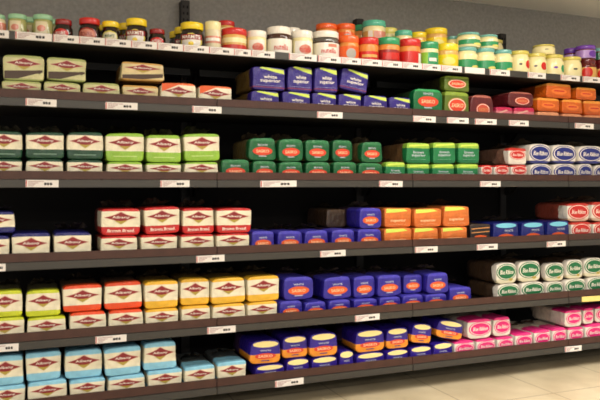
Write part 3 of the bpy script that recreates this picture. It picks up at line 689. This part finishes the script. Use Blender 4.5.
for i, (st, s, r, X, Y, Z, W, H, roll) in enumerate(LOAVES):
    k = SEEN[(st, s, r)] = SEEN.get((st, s, r), 0)+1
    n = COUNT[(st, s, r)]
    look, bands, film, reach, _ = STY[st]
    where = TIER[r] if n > 1 else ('lying in the '+TIER[r])
    if n > 1: lab = '%s, %s from left in %s' % (look, ORD[k-1], where)
    else: lab = '%s, %s' % (look, where)
    if st in BOTH: lab += ' on '+SHELFWORD[s]
    sd = st
    if st == 'plum' and r == 0: sd = 'plumlow'; bands = STY[sd][1]; lab = '%s, %s from left in %s of lowest shelf' % (STY[sd][0], ORD[k-1], where)
    L_ = 0.30/NL
    t = thing('bread_loaf', lab, 'bread loaf', (X, Y, Z+0.0007), '%s, %s of %s' % (look, TIER[r], SHELFWORD[s]))
    t.scale = (W/NW, L_, H/NH)
    t.location.z += W*.45*math.sin(abs(R(roll)))*(abs(roll) < 4)
    roll = roll or (rnd.uniform(-.7, .7) if r else 0)
    t.rotation_euler = (0, R(roll and -roll), R(rnd.uniform(-1.1, 1.1)))
    key = (sd, i % 4)
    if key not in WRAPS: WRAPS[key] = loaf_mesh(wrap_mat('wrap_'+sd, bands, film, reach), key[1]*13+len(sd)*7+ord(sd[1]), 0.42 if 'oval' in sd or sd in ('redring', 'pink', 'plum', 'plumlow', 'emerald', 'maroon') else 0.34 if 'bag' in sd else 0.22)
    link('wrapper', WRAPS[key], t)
    if not any(l[1] == s and l[2] == r+1 and abs(l[3]-X) < (l[6]+W)/2 for l in LOAVES) and s != 1 and not (s == 5 and r):
        if ('tail', i % 3) not in WRAPS: WRAPS[('tail', i % 3)] = tail_mesh(M_film, 5+i % 3)
        link('bag_tail', WRAPS[('tail', i % 3)], t)
    for (nm, me, tl, dl) in decal_meshes(sd):
        o = link(nm, me, t)
        if dl: o['label'] = dl
        for tm in tl: link('lettering', tm, o)

# ------------------------------------------------------------------ jars
def lathe(name, prof, m, n=36, close=True, smooth=True):
    bm = bmesh.new(); rows = []
    for z, r in prof:
        rows.append([bm.verts.new((r*math.cos(2*math.pi*j/n), r*math.sin(2*math.pi*j/n), z)) for j in range(n)])
    for a, c in zip(rows, rows[1:]):
        for j in range(n): bm.faces.new([a[j], a[(j+1) % n], c[(j+1) % n], c[j]])
    if close: bm.faces.new(rows[0][::-1]); bm.faces.new(rows[-1])
    return mesh(name, bm, m, smooth)
STRAIGHT = [(0, .86), (.015, .95), (.05, .99), (.10, 1), (.66, 1), (.72, .985), (.76, .93), (.79, .88), (.84, .87)]
SQUAT = [(0, .74), (.02, .84), (.08, .94), (.24, 1), (.52, .995), (.60, .96), (.68, .86), (.72, .80), (.80, .79)]
POT = [(0, .84), (.02, .92), (.08, .98), (.2, 1), (.6, .99), (.72, .95), (.80, .86), (.86, .85)]
def lid_prof(z0, r, dome=0.0): return [(z0, r*.97), (z0+.012, r), (.965, r), (.985, r*.975), (.997, r*.9), (1.0, r*.85), (1.0-.008+dome, r*.4)]
def rad(prof, z):
    for (za, ra), (zb, rb) in zip(prof, prof[1:]):
        if za <= z <= zb: return ra+(rb-ra)*(z-za)/(zb-za)
    return prof[-1][1]
FACE = -math.pi/2-0.30
def patch(name, prof, z0, z1, half, m, oval=False, off=0.015, th0=0.0, n=20):
    """A printed label wrapped on the jar: full band (half=pi) or an oval / rectangular patch facing the aisle."""
    bm = bmesh.new(); nz = 10; rows = []
    for i in range(nz+1):
        t = i/nz; z = z0+(z1-z0)*t
        hw = half*math.sqrt(max(0.02, 1-(2*t-1)**2)) if oval else half
        rows.append([bm.verts.new(((rad(prof, z)+off)*math.cos(FACE+th0+hw*(2*j/n-1)), (rad(prof, z)+off)*math.sin(FACE+th0+hw*(2*j/n-1)), z)) for j in range(n+1)])
    for a, c in zip(rows, rows[1:]):
        for j in range(n): bm.faces.new([a[j], a[j+1], c[j+1], c[j]])
    me = mesh(name, bm, m, True)
    return me
def jar_text(body, prof, width, z0, z1, m, off=0.03, th0=0.0):
    src = text_mesh(body, 1.0, 1.0, m, 0, 0, 0); me = src.copy()
    for v in me.vertices:
        z = (z0+z1)/2+v.co.z*(z1-z0); th = FACE+th0+v.co.x*width
        r = rad(prof, z)+off
        v.co = Vector((r*math.cos(th), r*math.sin(th), z))
    return me
g = lambda n, c, **k: mat('jar_'+n, c, k.get('rough', .22), .5, coat=k.get('coat', .3))
J_dark = g('dark', (30, 18, 16), rough=.08); J_cream = g('cream', (240, 222, 150)); J_choc = g('choc', (70, 40, 32), rough=.1)
J_peach = g('peach', (172, 172, 110), rough=.12); J_white = g('white', (242, 236, 226)); J_red = g('red', (206, 34, 30)); J_orange = g('orange', (238, 96, 30))
J_yel = g('yellow', (246, 214, 34)); J_grn = g('green', (40, 150, 96)); J_teal = g('teal', (86, 190, 160)); J_mint = g('mint', (152, 202, 162)); J_lime = g('lime', (140, 200, 60))
J_pk = g('pinklabel', (214, 132, 110)); J_pale = g('pale', (226, 214, 180)); J_steel = g('steel', (86, 82, 78)); J_gold = g('gold', (214, 200, 96)); J_purp = g('purple', (112, 60, 176))
J_darkred = g('darkred', (150, 26, 28)); J_tan = g('tan', (226, 176, 96)); J_blue = g('blue', (176, 168, 160)); J_jam = g('jam', (96, 20, 24), rough=.1); J_dgreen = g('dgreen', (30, 96, 66))
J_peanut = g('peanut', (226, 140, 62)); J_lemon = g('lemon', (238, 226, 120)); J_sky = g('skylid', (110, 176, 170)); J_mayo = g('mayo', (244, 232, 176))
J_lilac = g('lilac', (176, 140, 214))
PI = math.pi
# style: (profile, lid start, lid radius, lid material, body material, decals)  decal = (name, z0, z1, half, material, oval, off, th0, text)
B = lambda nm, z0, z1, half, m, oval=False, off=.015, th0=0, text=None: (nm, z0, z1, half, m, oval, off, th0, text)
NUT = [B('label_band', .10, .60, 1.35, J_white, text=('nutella', 1.1, .24, .42, J_red))]
JS = {
 'pickle': (STRAIGHT, .80, .92, J_mint, J_pale, [B('label_band', .25, .62, PI, J_pk)]),
 'peach': (POT, .80, .98, J_mint, J_peach, [B('label_panel', .18, .70, .62, J_pale), B('oval_badge', .30, .55, .42, J_pk, True, .03)]),
 'beef': (SQUAT, .76, .88, J_darkred, J_dark, [B('oval_badge', .12, .55, .85, J_red, True, .015, 0, ('BOVRIL', 1.1, .26, .42, J_white))]),
 'beefwide': (SQUAT, .76, .94, J_red, J_dark, [B('oval_badge', .08, .60, .95, J_darkred, True), B('oval_ring', .14, .54, .8, J_pk, True, .03, 0, ('BOVRIL', 1.1, .25, .43, J_darkred))]),
 'yeastpale': (SQUAT, .76, .93, J_yel, J_dark, [B('oval_badge', .06, .58, .95, J_gold, True), B('oval_ring', .12, .52, .8, J_pale, True, .03, 0, ('MARMITE', 1.0, .30, .42, J_dgreen))]),
 'yeast': (SQUAT, .76, .93, J_yel, J_dark, [B('oval_badge', .04, .60, 1.0, J_gold, True), B('oval_ring', .08, .52, .8, J_white, True, .03), B('red_band', .38, .56, .95, J_darkred, False, .04, 0, ('MARMITE', 1.5, .41, .53, J_white)), B('gold_spot', .16, .32, .22, J_yel, True, .045)]),
 'cheese': (STRAIGHT, .72, .98, J_mayo, J_pale, [B('label_band', .30, .52, PI, J_pk), B('white_band', .36, .46, 1.0, J_white, False, .03)]),
 'tomato': (STRAIGHT, .74, 1.02, J_red, J_tan, [B('label_band', .02, .36, PI, J_red), B('cream_band', .44, .62, 1.3, J_mayo)]),
 'hazelwhite': (STRAIGHT, .74, 1.0, J_white, J_mayo, [B('label_panel', .12, .62, .9, J_white), B('red_panel', .18, .5, .6, J_pk, True, .03, .15, ('nutella', 1.0, .24, .44, J_red))]),
 'hazel': (STRAIGHT, .76, .96, J_white, J_choc, NUT),
 'hazelsteel': (STRAIGHT, .78, .98, J_white, J_choc, [B('label_band', .08, .60, PI, J_white, text=('nutella', 1.1, .26, .42, J_red)), B('steel_band', .64, .76, PI, J_steel, False, .02), B('pink_print', .46, .56, .35, J_pk, False, .03, .3)]),
 'orangejar': (STRAIGHT, .74, 1.02, J_orange, J_peanut, [B('label_band', .08, .60, PI, J_orange), B('silver_badge', .16, .52, .5, J_blue, True, .03, .2)]),
 'orangelabel': (STRAIGHT, .74, 1.02, J_red, J_peanut, [B('label_band', .14, .48, PI, J_red), B('cream_stripe', .26, .36, .8, J_tan, False, .03)]),
 'greenlidred': (STRAIGHT, .74, 1.02, J_grn, J_peanut, [B('label_band', .08, .56, PI, J_darkred), B('red_badge', .22, .46, .8, J_red, False, .03)]),
 'redlid': (STRAIGHT, .74, 1.02, J_red, J_peanut, [B('label_band', .08, .56, PI, J_red), B('white_panel', .10, .5, .35, J_white, False, .03, .9)]),
 'greenjar': (STRAIGHT, .74, 1.02, J_grn, J_mayo, [B('label_band', .06, .60, PI, J_lime), B('green_panel', .06, .60, .6, J_grn, False, .03, .4), B('white_print', .28, .4, .4, J_white, False, .04, .3)]),
 'yellowjar': (STRAIGHT, .74, 1.02, J_yel, J_tan, [B('label_band', .06, .58, PI, J_yel), B('pale_badge', .2, .48, .6, J_lemon, True, .03)]),
 'greensmall': (STRAIGHT, .74, 1.02, J_grn, J_peanut, [B('label_band', .08, .56, PI, J_tan)]),
 'teallid': (STRAIGHT, .76, 1.0, J_teal, J_mayo, [B('label_band', .08, .56, PI, J_tan), B('red_panel', .08, .54, .6, J_pk, False, .03, .5), B('white_panel', .1, .56, .2, J_white, False, .04, -.4)]),
 'yellowlid': (STRAIGHT, .74, 1.0, J_lemon, J_mayo, [B('label_band', .10, .56, PI, J_lemon)]),
 'tealyellow': (STRAIGHT, .74, 1.0, J_teal, J_mayo, [B('label_band', .10, .54, PI, J_yel)]),
 'mayogreen': (STRAIGHT, .84, .94, J_sky, J_mayo, [B('label_band', .18, .50, 1.3, J_grn), B('pale_print', .12, .28, .6, J_lemon, True, .03, .7)]),
 'mayoplain': (POT, .85, .94, J_gold, J_mayo, [B('small_print', .42, .5, .2, J_steel, True, .03)]),
 'mayored': (POT, .85, .94, J_gold, J_mayo, [B('red_spot', .30, .62, .34, J_red, True, .015, .55), B('small_print', .42, .5, .15, J_steel, True, .03, -.3)]),
 'mayodot': (POT, .85, .94, J_gold, J_mayo, [B('green_spot', .26, .58, .30, J_grn, True, .015, .65), B('small_print', .42, .5, .2, J_purp, True, .03, -.2)]),
 'jam': (STRAIGHT, .80, .92, J_jam, J_jam, [B('label_band', .08, .62, PI, J_tan), B('red_panel', .16, .62, .6, J_red, True, .03, -.4)]),
 'purplelid': (STRAIGHT, .72, 1.0, J_purp, J_jam, [B('label_band', .08, .64, PI, J_lilac), B('purple_badge', .14, .60, .5, J_purp, True, .03, .2)]),
 'purpleteal': (STRAIGHT, .72, 1.0, J_sky, J_jam, [B('label_band', .08, .64, PI, J_dgreen)]),
}
JL = [
 'pale jar with pink label, cut by the left edge', 'glass jar of peach spread with mint lid, leftmost on top shelf', 'glass jar of peach spread with mint lid, beside small red-labelled dark jar',
 'mint-lidded glass jar set back between the two front peach jars', 'mint-lidded glass jar set back, left of the red-labelled dark jar',
 'small dark jar with dark red lid and solid red oval label', 'wide dark jar with bright red lid and red ringed label', 'small dark jar with yellow lid and pale faded label',
 'large dark jar with yellow lid and white flower label', 'yellow-lidded dark jar half hidden behind the jar with flower label', 'yellow-lidded dark jar half hidden between wide red-lidded jar and pale-labelled jar',
 'dark red-lidded jar standing alone left of the shelving upright', 'dark yellow-lidded jar in front of the shelving upright, beside cream-capped jar',
 'yellow-lidded dark jar just behind the one at the upright', 'yellow-lidded dark jar third back in line by the upright',
 'cream-capped jar with pink and white band label', 'red-lidded jar with tan middle and red base', 'small red-lidded jar raised behind the tan and red jar',
 'white-lidded jar with red badge, right of the tan and red jar', 'white-lidded chocolate spread jar, brown sides showing round its label', 'white-lidded jar set back behind the chocolate spread jar',
 'white-lidded pale jar with red badge, right of brown chocolate jar', 'large chocolate spread jar with grey band under white lid',
 'orange jar with blue-grey badge in the front row', 'peanut butter jar with red lid and cream striped label', 'peanut butter jar with green lid and dark red label', 'peanut butter jar with red lid and white label end',
 'green and lime jar with green lid in front row', 'bright yellow jar in the front row', 
 'orange-lidded jar raised behind the grey-banded chocolate jar', 'orange-lidded jar raised behind, immediately right of its orange twin', 'green-lidded jar furthest back beside the tall teal-lidded jar', 'teal-lidded jar raised behind with pink and white label',
 'pale yellow-lidded jar furthest back beside teal lids', 'teal-lidded jar with yellow label in raised back row', 'smaller raised yellow jar right of the teal and yellow jar', 'larger raised yellow jar with broad yellow lid', 'raised cream jar with green band behind the yellow front jar',
 'cream jar with green band, first of three in front row', 'cream jar with green band, second of three in front row', 'cream jar with green band, third of three in front row',
 'cream jar with green band, left one stacked on top', 'cream jar with green band, right one stacked on top', 'plain cream jar furthest back by the stacked green-banded jars',
 'cream mayonnaise jar with red spot, beside the green-banded jars', 'cream mayonnaise jar with red spot, under the stacked plain jar', 'cream mayonnaise jar with green spot', 'plain cream mayonnaise jar next to the dark jam jars',
 'plain cream mayonnaise jar stacked on top of two others', 'jam jar with red label panel, left of two', 'jam jar with red label panel, right one at the frame edge',
 'purple-lidded jar raised behind the plain cream jar', 'purple-lidded jar stacked on the left jam jar', 'green-labelled jar with teal lid stacked on the right jam jar']
JM = {}
def jar_parts(st):
    if st in JM: return JM[st]
    prof, lz, lr, lm, bmat, dec = JS[st]
    out = [('jar_body', lathe('jar_body', prof, bmat), None), ('lid', lathe('lid', lid_prof(lz, lr), lm), None)]
    for (nm, z0, z1, half, m, oval, off, th0, tx) in dec:
        tm = jar_text(tx[0], prof, tx[1], tx[2], tx[3], tx[4], off+.02, th0) if tx else None
        out.append((nm, patch(nm, prof, z0, z1, half, m, oval, off, th0, 44 if half > 3 else 20), tm))
    JM[st] = out
    return out
def place_jar(st, X, Y, Z, Wd, H, label, group):
    t = thing('jar', label, 'jar', (X, Y, Z), group)
    t.scale = (Wd/2, Wd/2, H); t.rotation_euler = (0, 0, rnd.uniform(-.15, .15))
    for nm, me, tm in jar_parts(st):
        o = link(nm, me, t)
        if tm: link('lettering', tm, o)
fronts = [(x, z, w_) for (st, tr, x, y, w_, z) in JARS if tr == 0]
for i, (st, tr, X, Y, Wd, Zt) in enumerate(JARS):
    base = DECK[0]
    if tr in (0, 1): place_jar(st, X, Y, base+.0007, Wd, Zt-base, JL[i], 'jars along the top shelf')
    elif tr == 3:
        sup = max(z for x, z, w_ in fronts if abs(x-X) < (w_+Wd)/2-.01)
        place_jar(st, X, Y, sup+.0006, Wd, Zt-sup-.0006, JL[i], 'jars stacked on the top shelf')
    else:
        h = (Zt-base)/2
        place_jar(st, X, Y, base+.0007, Wd, h-.0006, 'lower of two stacked jars: under the '+' '.join(JL[i].split()[:9]).rstrip(','), 'jars underneath in the back row')
        place_jar(st, X, Y, base+h, Wd, h, JL[i], 'raised jars in the back row')

# ------------------------------------------------------------------ price labels
M_tag = mat('tag_white', (226, 221, 217), 0.45, 0.4); M_print = mat('tag_print', (34, 30, 32), 0.6, 0.2); M_fine = mat('tag_fine_print', (176, 150, 150), 0.6, 0.2)
M_tagred = mat('tag_red', (196, 90, 90), 0.6, 0.2); M_tagyel = mat('tag_yellow', (236, 214, 130), 0.45, 0.4)
TL = ['white price label under the pale jar cut by the frame edge',
 'wide white price label under the two peach spread jars', 'white price label under the small dark jar with red oval label', 'white price label under the wide red-lidded dark jar', 'white price label under the pale-labelled yellow-lidded jar', 'white price label under the flower-labelled dark jar',
 'white price label under the lone dark red-lidded jar', 'white price label under the yellow-lidded jar at the upright', 'white price label under the cream-capped jar', 'white price label under the tan and red jar', 'white price label ending at the grey gap, under white-lidded jars',
 'white price label right of the grey gap under the pale white-lidded jar', 'white price label under the grey-banded chocolate jar', 'white price label under the orange jar with blue-grey badge', 'white price label under the cream-striped peanut butter jar', 'white price label under the green-lidded peanut butter jar', 'white price label under the red-lidded peanut butter jar with white end', 'white price label under the green and lime jar', 'white price label under the bright yellow front jar',
 'blank white label under the first green-banded cream jar', 'white price label under the third green-banded cream jar', 'white price label under the two red-spotted mayonnaise jars', 'white price label under the plain cream mayonnaise jar', 'white price label at the right frame edge under the jam jars',
 'white price label on the second shelf below the sage green loaves', 'white price label on the second shelf below the tan loaf', 'white price label on the second shelf below the orange-red cornered loaves', 'white price label on the second shelf below the purple loaves', 'white price label on the second shelf below the bright green loaf', 'white price label on the second shelf below the olive green loaves', 'white price label on the second shelf below the maroon loaf', 'white price label on the second shelf below the magenta loaves', 'white price label on the second shelf below the amber orange loaves',
 'white price label on the third shelf below the dark green banded loaves', 'white price label on the third shelf below the light green banded loaves', 'wide white price label on the third shelf below the deep green loaves', 'white price label on the third shelf below the lime-topped green loaves', 'white price label on the third shelf below the red oval loaves',
 'white price label on the fourth shelf at the left frame edge', 'white price label on the fourth shelf below the red banded loaves', 'white price label on the fourth shelf below the royal blue loaves', 'white price label on the fourth shelf below the orange loaves', 'white price label on the fourth shelf below the cyan-topped loaf on the left', 'white price label on the fourth shelf below the rightmost cyan-topped loaf',
 'white price label on the fifth shelf below the yellow-green banded loaves', 'white price label on the fifth shelf below the vermilion banded loaves', 'white price label on the fifth shelf below the golden banded loaves', 'white price label on the fifth shelf below the royal blue loaves', 'pale yellow label on the fifth shelf below the green oval loaves',
 'white price label on the lowest shelf below the purple cream-oval loaves', 'white price label on the lowest shelf below the pink oval loaves']
for (s, x0, x1), lab in zip(TAGS, TL):
    wd = x1-x0-(.0008 if s == 0 else .003); hh = .0275 if s == 0 else .0262
    z0 = RB[s]+(.0012 if s == 0 else .0012)
    t = thing('price_label', lab, 'price label', ((x0+x1)/2, -.004, z0), 'price labels on the shelf rails')
    blank = 'blank' in lab; yel = 'pale yellow label' in lab
    if s: t.rotation_euler = (0, R(rnd.uniform(-.8, .8)), 0)
    link('card', boxm('card', (-wd/2, wd/2, -.0035, -.0002, 0, hh), M_tagyel if yel else M_tag), t)
    if blank or yel: continue
    bm = bmesh.new(); q = wd
    for (a, c_) in ((.06, .13), (.145, .21), (.235, .30)):
        box(bm, a*q, c_*q, -.0042, -.0035, .30*hh, .62*hh)
    link('price_print', mesh('price_print', bm, M_print), t)
    bm = bmesh.new()
    for (a, c_, e) in ((-.42, .05, .78), (-.42, -.12, .58), (-.42, -.2, .40), (-.42, -.25, .2)):
        box(bm, a*q, c_*q, -.0041, -.0035, e*hh-.0012, e*hh+.0012)
    link('fine_print', mesh('fine_print', bm, M_fine), t)
    link('red_edge', boxm('red_edge', (-.49*q, -.46*q, -.0041, -.0035, .05*hh, .95*hh), M_tagred), t)
